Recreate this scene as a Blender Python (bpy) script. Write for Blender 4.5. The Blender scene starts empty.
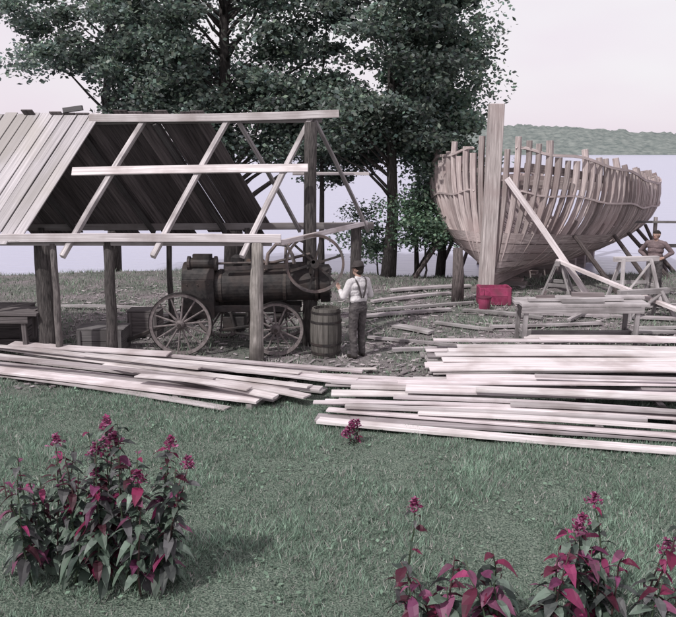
import bpy, math, random
import numpy as np
from mathutils import Vector, Matrix, noise
random.seed(7); rng=np.random.default_rng(7)
D=bpy.data; SC=bpy.context.scene
R=random.uniform
# ------------------------------------------------------------------ helpers
def link(o,parent=None):
    SC.collection.objects.link(o)
    if parent is not None: o.parent=parent
    return o
def empty(name):
    o=D.objects.new(name,None); o.empty_display_size=0.3; return link(o)
class MB:
    def __init__(s): s.v=[]; s.f=[]; s.uv=[]; s.t=[]; s.m=[]
    def add(s,vs,fs,uvs,tone=(1,1,1),m=0):
        b=len(s.v); s.v+= [tuple(p) for p in vs]
        for f in fs:
            s.f.append([b+i for i in f]); s.uv.append([uvs[i] for i in f]); s.t.append(tone); s.m.append(m)
    def ring_body(s,rings,us,vv,tone,m,cap=True):
        n=len(rings[0]); vs=[];uvs=[]
        for k,r in enumerate(rings):
            for i,p in enumerate(r): vs.append(p); uvs.append((us[k],vv[i]))
        fs=[]
        for k in range(len(rings)-1):
            for i in range(n):
                j=(i+1)%n; fs.append([k*n+i,k*n+j,(k+1)*n+j,(k+1)*n+i])
        if cap: fs.append(list(range(n))[::-1]); fs.append([(len(rings)-1)*n+i for i in range(n)])
        s.add(vs,fs,uvs,tone,m)
    def sweep(s,pts,w,h,side,tone=(1,1,1),m=0):
        pts=[Vector(p) for p in pts]; L=0; us=[]; rings=[]; o=R(0,50); ov=R(0,50)
        for k,p in enumerate(pts):
            a=pts[max(k-1,0)]; b=pts[min(k+1,len(pts)-1)]; d=(b-a).normalized()
            sd=Vector(side); sd=(sd-d*sd.dot(d)).normalized(); u=sd.cross(d).normalized()
            if k: L+=(p-pts[k-1]).length
            us.append(o+L)
            rings.append([p+sd*w/2+u*h/2,p-sd*w/2+u*h/2,p-sd*w/2-u*h/2,p+sd*w/2-u*h/2])
        s.ring_body(rings,us,[ov,ov+w,ov+w+h,ov+2*w+h],tone,m)
    def beam(s,p0,p1,w,h,up=(0,0,1),tone=(1,1,1),m=0,seg=1,bow=0.0,bowdir=None):
        p0=Vector(p0);p1=Vector(p1); d=(p1-p0).normalized(); up=Vector(up)
        side=d.cross(up)
        if side.length<1e-4: side=d.cross(Vector((0,1,0)))
        side.normalize(); bd=Vector(bowdir) if bowdir else Vector((0,0,1))
        pts=[p0.lerp(p1,k/seg)+bd*bow*math.sin(math.pi*k/seg) for k in range(seg+1)]
        s.sweep(pts,w,h,side,tone,m)
    def tube(s,pts,rad,n=8,tone=(1,1,1),m=0,jit=0.0):
        pts=[Vector(p) for p in pts]; rings=[];us=[];L=0;o=R(0,30)
        ref=None
        for k,p in enumerate(pts):
            a=pts[max(k-1,0)]; b=pts[min(k+1,len(pts)-1)]; d=(b-a).normalized()
            if ref is None: ref=d.orthogonal().normalized()
            ref=(ref-d*ref.dot(d)).normalized(); u=d.cross(ref)
            r=rad[k] if hasattr(rad,'__len__') else rad
            if k: L+=(p-pts[k-1]).length
            us.append(o+L)
            rings.append([p+(ref*math.cos(2*math.pi*i/n)+u*math.sin(2*math.pi*i/n))*r*(1+R(-jit,jit)) for i in range(n)])
        rr=rad[0] if hasattr(rad,'__len__') else rad
        s.ring_body(rings,us,[o+2*math.pi*rr*i/n for i in range(n)],tone,m)
    def obj(s,name,mats,parent=None,smooth=False,bevel=0):
        me=D.meshes.new(name); me.from_pydata(s.v,[],s.f)
        for m in (mats if isinstance(mats,(list,tuple)) else [mats]): me.materials.append(m)
        fu=[];fc=[]
        for u,t in zip(s.uv,s.t):
            for q in u: fu+=q; fc+=[t[0],t[1],t[2],1]
        me.color_attributes.new('tone','FLOAT_COLOR','CORNER'); me.uv_layers.new(name='UVMap')
        me.color_attributes['tone'].data.foreach_set('color',fc)
        me.uv_layers['UVMap'].data.foreach_set('uv',fu)
        me.polygons.foreach_set('material_index',s.m)
        if smooth: me.polygons.foreach_set('use_smooth',[True]*len(s.f))
        me.update(); o=D.objects.new(name,me); link(o,parent)
        if bevel:
            b=o.modifiers.new('bev','BEVEL'); b.width=bevel; b.segments=1; b.limit_method='ANGLE'
        return o
def np_obj(name,V,F,T,mat,parent=None):
    me=D.meshes.new(name); n=len(V); m,k=F.shape
    me.vertices.add(n); me.vertices.foreach_set('co',V.astype(np.float32).ravel())
    me.loops.add(m*k); me.loops.foreach_set('vertex_index',F.astype(np.int32).ravel())
    me.polygons.add(m); me.polygons.foreach_set('loop_start',np.arange(0,m*k,k,dtype=np.int32))
    me.polygons.foreach_set('loop_total',np.full(m,k,dtype=np.int32))
    ca=me.color_attributes.new('tone','FLOAT_COLOR','CORNER')
    c=np.ones((m,k,4),np.float32); c[:,:,:3]=T[:,None,:]; ca.data.foreach_set('color',c.ravel())
    me.update(calc_edges=True); me.validate(); me.materials.append(mat)
    return link(D.objects.new(name,me),parent)
# ------------------------------------------------------------------ materials
def nt(name):
    m=D.materials.new(name); m.use_nodes=True; t=m.node_tree; return m,t,t.nodes,t.links,t.nodes['Principled BSDF']
def surf(name,c1,c2,scale=(1,1,1),nscale=5,rough=.8,bump=.3,coord='UV',tone=True,metal=0,dist=.02,contrast=(.35,.68),c3=None,c3s=1.3,spec=.3):
    m,t,N,L,B=nt(name)
    tc=N.new('ShaderNodeTexCoord'); mp=N.new('ShaderNodeMapping'); mp.inputs['Scale'].default_value=scale
    L.new(tc.outputs[coord],mp.inputs['Vector'])
    n=N.new('ShaderNodeTexNoise'); n.inputs['Scale'].default_value=nscale; n.inputs['Detail'].default_value=6; n.inputs['Roughness'].default_value=.6
    L.new(mp.outputs[0],n.inputs['Vector'])
    r=N.new('ShaderNodeValToRGB'); r.color_ramp.elements[0].position=contrast[0]; r.color_ramp.elements[1].position=contrast[1]
    r.color_ramp.elements[0].color=(*c1,1); r.color_ramp.elements[1].color=(*c2,1)
    L.new(n.outputs[0],r.inputs[0]); out=r.outputs[0]
    if c3:
        n2=N.new('ShaderNodeTexNoise'); n2.inputs['Scale'].default_value=c3s; n2.inputs['Detail'].default_value=5
        L.new(tc.outputs['Object'],n2.inputs['Vector'])
        r2=N.new('ShaderNodeValToRGB'); r2.color_ramp.elements[0].position=.46; r2.color_ramp.elements[1].position=.66
        r2.color_ramp.elements[0].color=(0,0,0,1); r2.color_ramp.elements[1].color=(.85,.85,.85,1)
        L.new(n2.outputs[0],r2.inputs[0])
        mx=N.new('ShaderNodeMix'); mx.data_type='RGBA'; L.new(r2.outputs[0],mx.inputs[0]); L.new(out,mx.inputs[6]); mx.inputs[7].default_value=(*c3,1); out=mx.outputs[2]
    if tone:
        a=N.new('ShaderNodeAttribute'); a.attribute_name='tone'
        mu=N.new('ShaderNodeMix'); mu.data_type='RGBA'; mu.blend_type='MULTIPLY'; mu.inputs[0].default_value=1
        L.new(out,mu.inputs[6]); L.new(a.outputs['Color'],mu.inputs[7]); out=mu.outputs[2]
    L.new(out,B.inputs['Base Color']); B.inputs['Roughness'].default_value=rough; B.inputs['Metallic'].default_value=metal
    B.inputs['Specular IOR Level'].default_value=spec
    if bump:
        b=N.new('ShaderNodeBump'); b.inputs['Strength'].default_value=bump; b.inputs['Distance'].default_value=dist
        L.new(n.outputs[0],b.inputs['Height']); L.new(b.outputs[0],B.inputs['Normal'])
    return m
def leafmat(name,trans=.3,rough=.6,spec=.25):
    m,t,N,L,B=nt(name)
    a=N.new('ShaderNodeAttribute'); a.attribute_name='tone'
    L.new(a.outputs['Color'],B.inputs['Base Color']); B.inputs['Roughness'].default_value=rough; B.inputs['Specular IOR Level'].default_value=spec
    tr=N.new('ShaderNodeBsdfTranslucent'); L.new(a.outputs['Color'],tr.inputs[0])
    mx=N.new('ShaderNodeMixShader'); mx.inputs[0].default_value=trans
    L.new(B.outputs[0],mx.inputs[1]); L.new(tr.outputs[0],mx.inputs[2]); L.new(mx.outputs[0],N['Material Output'].inputs[0]); return m
M_lum=surf('sawn_lumber',(.44,.40,.405),(.78,.74,.75),(.3,9,1),3,.8,.15,c3=(.38,.335,.33),c3s=1.6)
M_gray=surf('weathered_board',(.23,.215,.22),(.52,.495,.50),(.35,10,1),3,.85,.3,c3=(.20,.185,.185),c3s=2)
M_roof=surf('weathered_roof_board',(.33,.32,.33),(.60,.58,.595),(.25,9,1),3,.85,.3,c3=(.39,.375,.355),c3s=1.1)
M_rib=surf('hull_timber',(.24,.205,.20),(.56,.50,.49),(.5,9,1),3,.85,.35,c3=(.34,.275,.27),c3s=1.2)
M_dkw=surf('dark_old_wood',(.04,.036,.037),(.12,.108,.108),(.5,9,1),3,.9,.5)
M_bark=surf('bark',(.035,.032,.032),(.13,.118,.115),(1.5,9,1),3,.95,.9,dist=.05)
M_lbark=surf('peeled_log',(.15,.14,.13),(.42,.39,.37),(.8,9,1),3,.9,.6,dist=.03,c3=(.12,.11,.10),c3s=3)
M_iron=surf('black_iron',(.018,.017,.018),(.052,.047,.046),(1,1,1),9,.6,.25,'Object',metal=.1,c3=(.055,.043,.040),c3s=4)
M_wheel=surf('wheel_wood',(.11,.095,.095),(.24,.21,.21),(1,1,1),12,.8,.2,'Object')
M_red=surf('magenta_paint',(.22,.03,.08),(.42,.08,.17),(1,1,1),7,.8,.3,'Object',c3=(.09,.04,.05),c3s=3.5)
M_leaf=leafmat('tree_leaves',.4); M_pl=leafmat('garden_leaves',.25,.5,.35); M_gr=leafmat('grass_blades',.35,.9,.1)
# ------------------------------------------------------------------ world, sun, camera
el=math.radians(50); sx,sy=-.55,-.62; q=math.hypot(sx,sy)
tosun=Vector((sx/q*math.cos(el),sy/q*math.cos(el),math.sin(el)))
w=D.worlds.new('World'); SC.world=w; w.use_nodes=True; N=w.node_tree.nodes; L=w.node_tree.links
sk=N.new('ShaderNodeTexSky'); sk.sky_type='NISHITA'; sk.sun_disc=False; sk.sun_elevation=el; sk.sun_rotation=math.atan2(sx,sy)
sk.air_density=1; sk.dust_density=1.5; sk.ozone_density=1
hs=N.new('ShaderNodeHueSaturation'); hs.inputs['Saturation'].default_value=.35
tc=N.new('ShaderNodeTexCoord'); mp=N.new('ShaderNodeMapping'); mp.inputs['Scale'].default_value=(1,1,3); L.new(tc.outputs['Generated'],mp.inputs[0])
cn=N.new('ShaderNodeTexNoise'); cn.inputs['Scale'].default_value=1.6; cn.inputs['Detail'].default_value=4; L.new(mp.outputs[0],cn.inputs['Vector'])
cr=N.new('ShaderNodeValToRGB'); cr.color_ramp.elements[0].position=.35; cr.color_ramp.elements[1].position=.65
cr.color_ramp.elements[0].color=(7.0,5.8,6.8,1); cr.color_ramp.elements[1].color=(7.6,7.3,7.6,1); L.new(cn.outputs[0],cr.inputs[0])
tn=N.new('ShaderNodeMix'); tn.data_type='RGBA'; tn.inputs[0].default_value=.85
L.new(sk.outputs[0],hs.inputs['Color']); L.new(hs.outputs[0],tn.inputs[6]); L.new(cr.outputs[0],tn.inputs[7]); L.new(tn.outputs[2],N['Background'].inputs[0]); N['Background'].inputs[1].default_value=.125
sun=D.lights.new('sun','SUN'); sun.energy=3.2; sun.angle=math.radians(1.0); sun.color=(1,.965,.93)
so=link(D.objects.new('sun',sun)); so.rotation_euler=(-tosun).to_track_quat('-Z','Y').to_euler(); so.location=(-10,-10,20)
cam=D.cameras.new('camera'); co=link(D.objects.new('camera',cam)); co.location=(0,0,3.7); co.rotation_euler=(math.radians(90-11),0,0)
cam.sensor_width=36; cam.lens=816/676*36; cam.clip_end=6000; SC.camera=co
SC.view_settings.view_transform='Standard'; SC.view_settings.look='None'; SC.view_settings.exposure=0
# ------------------------------------------------------------------ ground / water / hills
def gz(x,y):
    s=min(max((y+.6*math.sin(x*.35)-24.3)/6,0),1); s=s*s*(3-2*s)
    z=.03*noise.noise(Vector((x*.5,y*.5,0)))+.012*noise.noise(Vector((x*2.5,y*2.5,3))) if abs(x)<60 and abs(y)<60 else 0
    return z-2.2*s
xs=[-2500,-600,-150]+list(np.linspace(-40,40,241))+[150,600,2500]
ys=[-600,-100]+list(np.linspace(-20,40,241))+[120,600,3200]
V=np.array([(x,y,gz(x,y)) for y in ys for x in xs]); nx=len(xs)
F=np.array([(j*nx+i,j*nx+i+1,(j+1)*nx+i+1,(j+1)*nx+i) for j in range(len(ys)-1) for i in range(nx-1)])
m,t,N,L,B=nt('ground_soil_and_turf')
tc=N.new('ShaderNodeTexCoord'); sp=N.new('ShaderNodeSeparateXYZ'); L.new(tc.outputs['Object'],sp.inputs[0])
def noi(s,d=6):
    n=N.new('ShaderNodeTexNoise'); n.inputs['Scale'].default_value=s; n.inputs['Detail'].default_value=d; L.new(tc.outputs['Object'],n.inputs['Vector']); return n
def ramp(src,a,b,ca,cb):
    r=N.new('ShaderNodeValToRGB'); r.color_ramp.elements[0].position=a; r.color_ramp.elements[1].position=b
    r.color_ramp.elements[0].color=(*ca,1); r.color_ramp.elements[1].color=(*cb,1); L.new(src,r.inputs[0]); return r.outputs[0]
n1=noi(9); n2=noi(.8); n3=noi(30); n4=noi(55,8)
grass=ramp(n4.outputs[0],.36,.64,(.05,.075,.06),(.22,.27,.22))
dirt=ramp(n3.outputs[0],.3,.7,(.10,.085,.09),(.35,.315,.325))
dirt2=ramp(n1.outputs[0],.35,.65,(.075,.09,.078),(.21,.215,.195))
md=N.new('ShaderNodeMix'); md.data_type='RGBA'; L.new(ramp(n2.outputs[0],.38,.6,(0,0,0),(1,1,1)),md.inputs[0]); L.new(dirt,md.inputs[6]); L.new(dirt2,md.inputs[7])
ad=N.new('ShaderNodeMath'); ad.operation='MULTIPLY_ADD'; L.new(n2.outputs[0],ad.inputs[0]); ad.inputs[1].default_value=3.5; L.new(sp.outputs['Y'],ad.inputs[2])
mr=N.new('ShaderNodeMapRange'); mr.inputs['From Min'].default_value=13.2; mr.inputs['From Max'].default_value=15; L.new(ad.outputs[0],mr.inputs['Value'])
mg=N.new('ShaderNodeMix'); mg.data_type='RGBA'; L.new(mr.outputs[0],mg.inputs[0]); L.new(grass,mg.inputs[6]); L.new(md.outputs[2],mg.inputs[7])
L.new(mg.outputs[2],B.inputs['Base Color']); B.inputs['Roughness'].default_value=.95; B.inputs['Specular IOR Level'].default_value=.1
bp=N.new('ShaderNodeBump'); bp.inputs['Strength'].default_value=.8; bp.inputs['Distance'].default_value=.04; L.new(n4.outputs[0],bp.inputs['Height']); L.new(bp.outputs[0],B.inputs['Normal'])
np_obj('ground',V,F,np.ones((len(F),3)),m)
m,t,N,L,B=nt('lake_water'); B.inputs['Base Color'].default_value=(.38,.39,.50,1); B.inputs['Roughness'].default_value=.3; B.inputs['Specular IOR Level'].default_value=.4
tc=N.new('ShaderNodeTexCoord'); mp=N.new('ShaderNodeMapping'); mp.inputs['Scale'].default_value=(.35,1.6,1); L.new(tc.outputs['Object'],mp.inputs[0])
n=N.new('ShaderNodeTexNoise'); n.inputs['Scale'].default_value=1.4; n.inputs['Detail'].default_value=5; L.new(mp.outputs[0],n.inputs['Vector'])
b=N.new('ShaderNodeBump'); b.inputs['Strength'].default_value=.5; b.inputs['Distance'].default_value=.15; L.new(n.outputs[0],b.inputs['Height']); L.new(b.outputs[0],B.inputs['Normal'])
np_obj('lake_water',np.array([(-2500,22,-.5),(2500,22,-.5),(2500,3100,-.5),(-2500,3100,-.5)],float),np.array([[0,1,2,3]]),np.ones((1,3)),m)
hx=np.linspace(-60,1900,1500); rows=12; V=[]
for j in range(rows):
    for x in hx:
        f=j/(rows-1)
        prof=20+4*noise.noise(Vector((x*.004,1,0)))+ 6*math.exp(-((x-190)/110)**2)
        prof*=min(1,max(0,(x+60)/120))**.6
        z=-1.2+prof*math.sin(f*math.pi*.5)+ (2.2*noise.noise(Vector((x*.09,j*1.3,0)))+1.8*noise.noise(Vector((x*.3,j*2.3,5))))*(.3+f)*min(1,max(0,(x+60)/60))
        V.append((x,700+f*110+6*noise.noise(Vector((x*.05,j,9))),z))
n_=len(hx)
F=np.array([(j*n_+i,j*n_+i+1,(j+1)*n_+i+1,(j+1)*n_+i) for j in range(rows-1) for i in range(n_-1)])
M_h=surf('hazy_woods',(.12,.145,.14),(.23,.255,.24),(1,1,2.5),.16,1,.0,'Object',tone=False,spec=0)  # aerial haze is painted into this pale grey-green base colour
np_obj('far_wooded_hills',np.array(V),F,np.ones((len(F),3)),M_h)
# ------------------------------------------------------------------ grass
def blades(name,n,x0,x1,y0,y1,h,wd,pale,base):
    X=rng.uniform(x0,x1,n*2); Y=rng.uniform(y0,y1,n*2)
    dens=np.array([noise.noise(Vector((x*.9,y*.9,2)))+.7*noise.noise(Vector((x*3.5,y*3.5,4))) for x,y in zip(X,Y)])
    k=np.argsort(-(dens+rng.normal(0,.8,n*2)))[:n]; X=X[k];Y=Y[k];dens=dens[k]
    Z=np.array([gz(x,y) for x,y in zip(X,Y)])-.005
    H=rng.uniform(.35,1.0,n)*h*(1+1.0*np.clip(dens,-.5,1)); a=rng.uniform(0,2*np.pi,n); W=wd*rng.uniform(.6,1.4,n)
    lean=rng.uniform(.1,1.1,n)*H; b=rng.uniform(0,2*np.pi,n)
    P=np.stack([X,Y,Z],1); dx=np.stack([np.cos(a)*W/2,np.sin(a)*W/2,np.zeros(n)],1)
    tip=P+np.stack([np.cos(b)*lean,np.sin(b)*lean,H],1)
    V=np.stack([P-dx,P+dx,tip],1).reshape(-1,3); F=np.arange(3*n).reshape(-1,3)
    T=np.array(base)*rng.uniform(.35,1.65,(n,1))*(1+.6*dens[:,None])
    dry=rng.random(n)<pale; T[dry]=np.array([.44,.43,.41])*rng.uniform(.5,1.3,(dry.sum(),1))
    np_obj(name,V,F,np.clip(T,.01,1),M_gr)
blades('lawn_grass',240000,-6.5,6.5,4.4,12.9,.075,.011,.18,(.19,.265,.21))
blades('yard_weeds',56000,-12,13,12.3,25.5,.11,.02,.35,(.18,.235,.18))
n=9000; X=rng.uniform(-6,6,n);Y=rng.uniform(4.5,13.5,n); kk=np.array([noise.noise(Vector((x*1.3,y*1.3,8)))>.05 for x,y in zip(X,Y)]); X=X[kk];Y=Y[kk]; n=len(X)
Z=np.array([gz(x,y) for x,y in zip(X,Y)])+rng.uniform(.02,.07,n); C=np.stack([X,Y,Z],1)
u=rng.normal(0,1,(n,3)); u[:,2]*=.35; u/=np.linalg.norm(u,axis=1,keepdims=True); v=np.cross(u,np.array([0,0,1.])+rng.normal(0,.3,(n,3))); v/=np.linalg.norm(v,axis=1,keepdims=True); s=rng.uniform(.012,.034,(n,1))
np_obj('lawn_clover',np.stack([C-u*s,C-v*s*.6,C+u*s,C+v*s*.6],1).reshape(-1,3),np.arange(4*n).reshape(-1,4),np.array([.20,.29,.22])*rng.uniform(.5,1.5,(n,1)),M_gr)
mb=MB()
for i in range(3400):
    y=12.4+10*random.random()**1.2; x=R(-7,10); L_=R(.03,.16) if random.random()<.94 else R(.25,.7); a=R(0,math.pi); z=gz(x,y)+.012+R(0,.02)
    d=Vector((math.cos(a),math.sin(a),R(-.08,.08)))*L_/2; g=R(.5,1.5)
    mb.beam(Vector((x,y,z))-d,Vector((x,y,z))+d,R(.015,.06),R(.006,.02),tone=(g,g*.97,g*.98))
mb.obj('scattered_wood_chips',M_gray)
# ------------------------------------------------------------------ lumber piles
def board(mb,x0,y0,x1,y1,z0,z1=None,w=.22,h=.035,g=None):
    z1=z0 if z1 is None else z1; g=g or R(.75,1.15); r=R(-.02,.03)
    a=gz(x0,y0); b=gz(x1,y1)
    tw=Vector((R(-.06,.06),R(-.1,.1),1))
    mb.beam((x0,y0,z0+a+h/2),(x1,y1,z1+b+h/2),w,h,up=tw,tone=(g*(1+r),g,g*(1+r*.8)),seg=6,bow=R(-.02,.04))
p=MB()
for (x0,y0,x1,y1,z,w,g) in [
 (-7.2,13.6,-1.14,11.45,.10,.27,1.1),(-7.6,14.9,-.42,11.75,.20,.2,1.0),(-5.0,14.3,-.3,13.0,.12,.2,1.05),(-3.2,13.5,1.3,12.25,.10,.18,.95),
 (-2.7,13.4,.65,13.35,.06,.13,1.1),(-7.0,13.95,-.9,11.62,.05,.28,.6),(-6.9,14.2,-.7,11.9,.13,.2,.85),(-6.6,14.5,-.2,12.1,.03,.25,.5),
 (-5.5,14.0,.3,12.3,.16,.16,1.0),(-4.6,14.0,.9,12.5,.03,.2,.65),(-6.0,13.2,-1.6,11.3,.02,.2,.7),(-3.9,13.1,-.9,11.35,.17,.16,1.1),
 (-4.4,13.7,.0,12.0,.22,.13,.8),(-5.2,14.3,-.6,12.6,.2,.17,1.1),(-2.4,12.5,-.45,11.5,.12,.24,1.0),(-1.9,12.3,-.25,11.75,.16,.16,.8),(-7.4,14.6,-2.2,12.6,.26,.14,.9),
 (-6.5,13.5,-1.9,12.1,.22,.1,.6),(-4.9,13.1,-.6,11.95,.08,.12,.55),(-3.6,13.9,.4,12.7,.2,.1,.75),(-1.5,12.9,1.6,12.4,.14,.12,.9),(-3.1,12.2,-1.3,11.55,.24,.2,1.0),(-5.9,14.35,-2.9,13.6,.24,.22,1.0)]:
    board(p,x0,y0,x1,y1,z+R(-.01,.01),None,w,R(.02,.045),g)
for k in range(5):
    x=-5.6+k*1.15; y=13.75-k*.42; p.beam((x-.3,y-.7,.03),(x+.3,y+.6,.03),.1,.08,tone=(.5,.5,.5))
p.obj('lumber_pile',M_lum,bevel=.003)
p=MB()
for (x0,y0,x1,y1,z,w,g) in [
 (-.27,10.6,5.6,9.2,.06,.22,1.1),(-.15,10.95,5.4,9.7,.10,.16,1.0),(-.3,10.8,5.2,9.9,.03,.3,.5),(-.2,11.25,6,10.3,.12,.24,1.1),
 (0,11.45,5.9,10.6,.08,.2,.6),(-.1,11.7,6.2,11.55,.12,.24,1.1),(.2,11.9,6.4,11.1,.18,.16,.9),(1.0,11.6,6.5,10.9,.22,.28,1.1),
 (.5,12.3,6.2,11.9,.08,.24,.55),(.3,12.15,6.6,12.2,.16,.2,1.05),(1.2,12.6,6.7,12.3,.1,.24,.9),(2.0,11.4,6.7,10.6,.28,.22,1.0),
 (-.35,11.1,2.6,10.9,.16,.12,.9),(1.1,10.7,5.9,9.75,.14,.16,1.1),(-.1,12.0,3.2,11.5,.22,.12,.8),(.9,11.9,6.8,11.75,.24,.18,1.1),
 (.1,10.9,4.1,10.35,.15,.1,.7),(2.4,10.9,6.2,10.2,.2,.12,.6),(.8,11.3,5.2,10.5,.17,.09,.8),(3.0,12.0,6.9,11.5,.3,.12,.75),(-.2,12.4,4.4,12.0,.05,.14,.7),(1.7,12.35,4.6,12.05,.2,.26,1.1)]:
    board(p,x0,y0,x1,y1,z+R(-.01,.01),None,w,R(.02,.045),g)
for k in range(6):
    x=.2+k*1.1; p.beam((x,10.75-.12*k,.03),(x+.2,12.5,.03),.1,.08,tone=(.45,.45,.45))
p.obj('lumber_pile',M_lum,bevel=.003)
p=MB()
for lay in range(4):
    for k in range(6):
        y=13.05+k*.25+R(-.03,.03)
        if lay==3 and k<2: continue
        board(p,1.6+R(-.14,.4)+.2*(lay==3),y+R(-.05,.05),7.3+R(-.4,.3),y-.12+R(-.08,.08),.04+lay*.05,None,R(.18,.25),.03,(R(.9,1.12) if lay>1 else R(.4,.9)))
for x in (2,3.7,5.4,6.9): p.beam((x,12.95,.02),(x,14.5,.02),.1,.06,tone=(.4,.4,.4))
for (x0,y0,x1,y1,z,w,g) in [(3.5,15.0,8,14.5,.22,.2,1.1),(3.7,14.6,8.2,14.3,.27,.22,1.0),(3.3,14.7,7.5,14.45,.12,.25,.55),(1.75,14.6,5.9,14.5,.24,.14,.9)]: board(p,x0,y0,x1,y1,z,None,w,.035,g)
p.obj('stacked_planks',M_lum,bevel=.004)
p=MB()
for (x0,y0,x1,y1,z,w,g) in [(.6,15.8,2.5,14.9,.03,.1,.9),(.83,19.6,2.9,20.8,.05,.14,1.2),(.9,18.6,3.3,19.5,.04,.12,.9),(.5,17.8,2.6,18.6,.04,.15,1),(1.4,21.2,3.6,21.9,.05,.2,1.2),(.3,15.3,.5,16.2,.1,.08,1.1),
  (3.2,16.7,5.6,17.0,.04,.15,1.1),(4.2,18.2,7.6,17.5,.04,.16,1.1),(5.5,19.3,9,18.6,.04,.18,1.1),(2.1,17.2,3.2,16.4,.04,.1,.9),(6.2,16.6,9,16.9,.04,.2,1.1),(2.9,18.5,4.5,17.6,.04,.12,.8),(1.0,14.6,3.2,14.9,.05,.09,1),
  (-4.6,17.8,-2.2,18.4,.04,.14,.9),(-6.6,19,-4.2,18.6,.04,.14,1),(4.6,15.9,6.9,16.3,.04,.12,1),(6.9,18.9,8.8,19.4,.04,.12,1),(5.0,17.3,6.1,18.6,.05,.08,1.1),(1.2,16.9,1.9,16.2,.04,.2,1.1),(5.9,15.2,8.5,15.9,.05,.16,1.1)]:
    board(p,x0,y0,x1,y1,z,None,w,.05,g)
p.obj('loose_boards',M_gray)
# ------------------------------------------------------------------ shed
shed=empty('open_timber_shed')
def rp(x,f): return Vector((x-1.0*f,15.6-1.5*f,4.25-2.08*f))
def bp_(x,f): return Vector((x+1.0*f,15.6+1.5*f,4.25-2.08*f))
nF=(rp(0,1)-rp(0,0)).cross(Vector((1,0,0))).normalized(); nF=nF if nF.z>0 else -nF
nB=(bp_(0,1)-bp_(0,0)).cross(Vector((1,0,0))).normalized(); nB=nB if nB.z>0 else -nB
mb=MB()
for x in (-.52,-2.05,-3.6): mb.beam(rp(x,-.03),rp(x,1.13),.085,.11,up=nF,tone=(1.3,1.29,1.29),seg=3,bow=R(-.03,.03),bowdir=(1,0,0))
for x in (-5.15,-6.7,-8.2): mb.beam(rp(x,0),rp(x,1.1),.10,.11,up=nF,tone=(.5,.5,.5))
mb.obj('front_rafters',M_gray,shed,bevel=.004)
mb=MB()
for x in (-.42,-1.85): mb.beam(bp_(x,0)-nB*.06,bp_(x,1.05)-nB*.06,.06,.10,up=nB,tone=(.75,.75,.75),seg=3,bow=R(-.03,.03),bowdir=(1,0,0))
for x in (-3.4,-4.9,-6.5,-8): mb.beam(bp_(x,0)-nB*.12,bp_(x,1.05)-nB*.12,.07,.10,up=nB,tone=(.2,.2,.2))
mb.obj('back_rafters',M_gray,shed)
mb=MB()
mb.beam(rp(-3.6-.8,.47)+nF*.08+Vector((.1,0,0)),rp(-.52+.42,.44)+nF*.08,.17,.035,up=nF,tone=(1.05,1.05,1.05),seg=3,bow=.01)
mb.beam((-4.6,15.5,4.28),(.02,15.52,4.36),.08,.14,tone=(.95,.95,.95),seg=4,bow=-.03)
mb.beam((-9,15.62,4.2),(-.3,15.66,4.28),.05,.15,tone=(.4,.4,.4))
mb.beam((-6.6,14.02,2.20),(-.98,14.04,2.20),.09,.14,tone=(1.02,1.02,1.03),seg=4,bow=.02)
mb.beam((-9,14.12,2.12),(-1.15,14.14,2.10),.08,.08,tone=(.5,.5,.5))
mb.beam((-1.0,14.1,2.12),(.6,17.1,2.2),.06,.09,tone=(1,1,1))
mb.beam((-9,17.1,2.1),(.75,17.12,2.14),.08,.14,tone=(.4,.4,.4))
mb.beam(bp_(-.5,.5)+nB*.05-Vector((.9,0,0)),bp_(.12,.5)+nB*.05,.03,.06,tone=(.9,.9,.9))
mb.obj('ridge_and_plates',M_lum,shed,bevel=.005)
mb=MB(); x=-4.42
while x>-9.5:
    wd=R(.19,.29); g=R(.82,1.12); e=R(1.01,1.10); xr=x-wd/2
    P0=rp(xr,R(-.04,-.01))+nF*.085; P1=rp(xr+R(-.015,.015),e)+nF*.085; ex=Vector((1,0,0)); up=nF
    hw=wd/2-R(.006,.016); hh=.014
    rings=[[P+ex*hw+up*hh,P-ex*hw+up*hh,P-ex*hw-up*hh,P+ex*hw-up*hh] for P in (P0,P0.lerp(P1,.5)+up*R(-.012,.02),P1)]
    o=R(0,50); mb.ring_body(rings,[o,o+1.3,o+2.7],[o,o+wd,o+wd+.04,o+2*wd],(g*1.01,g*.99,g*1.0),0)
    x-=wd
mb.beam((-5.1,15.58,4.42),(-4.75,15.6,4.47),.12,.09,tone=(.3,.3,.3))
mb.obj('front_roof_boards',M_roof,shed,bevel=.003)
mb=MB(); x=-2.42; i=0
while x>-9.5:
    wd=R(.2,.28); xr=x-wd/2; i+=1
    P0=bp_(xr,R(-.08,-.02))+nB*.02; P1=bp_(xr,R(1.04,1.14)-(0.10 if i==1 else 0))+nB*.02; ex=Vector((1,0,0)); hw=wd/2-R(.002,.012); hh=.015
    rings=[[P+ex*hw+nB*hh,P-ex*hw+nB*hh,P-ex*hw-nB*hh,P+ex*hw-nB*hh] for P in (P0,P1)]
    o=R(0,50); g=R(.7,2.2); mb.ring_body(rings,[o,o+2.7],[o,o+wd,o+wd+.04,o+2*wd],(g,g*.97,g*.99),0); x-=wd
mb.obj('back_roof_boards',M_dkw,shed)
mb=MB()
def log(x,y,z1,r,lean=0,t=(1,1,1)):
    j=.011
    mb.tube([(x,y,gz(x,y)-.1),(x+lean*.2+R(-j,j),y,z1*.2),(x+lean*.4+R(-j,j),y,z1*.4),(x+lean*.6+R(-j,j),y,z1*.6),(x+lean*.8+R(-j,j),y,z1*.8),(x+lean,y,z1)],[r*1.2,r*1.04,r*R(.96,1.04),r*R(.95,1.02),r*.94,r*.9],12,t,jit=.06)
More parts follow.
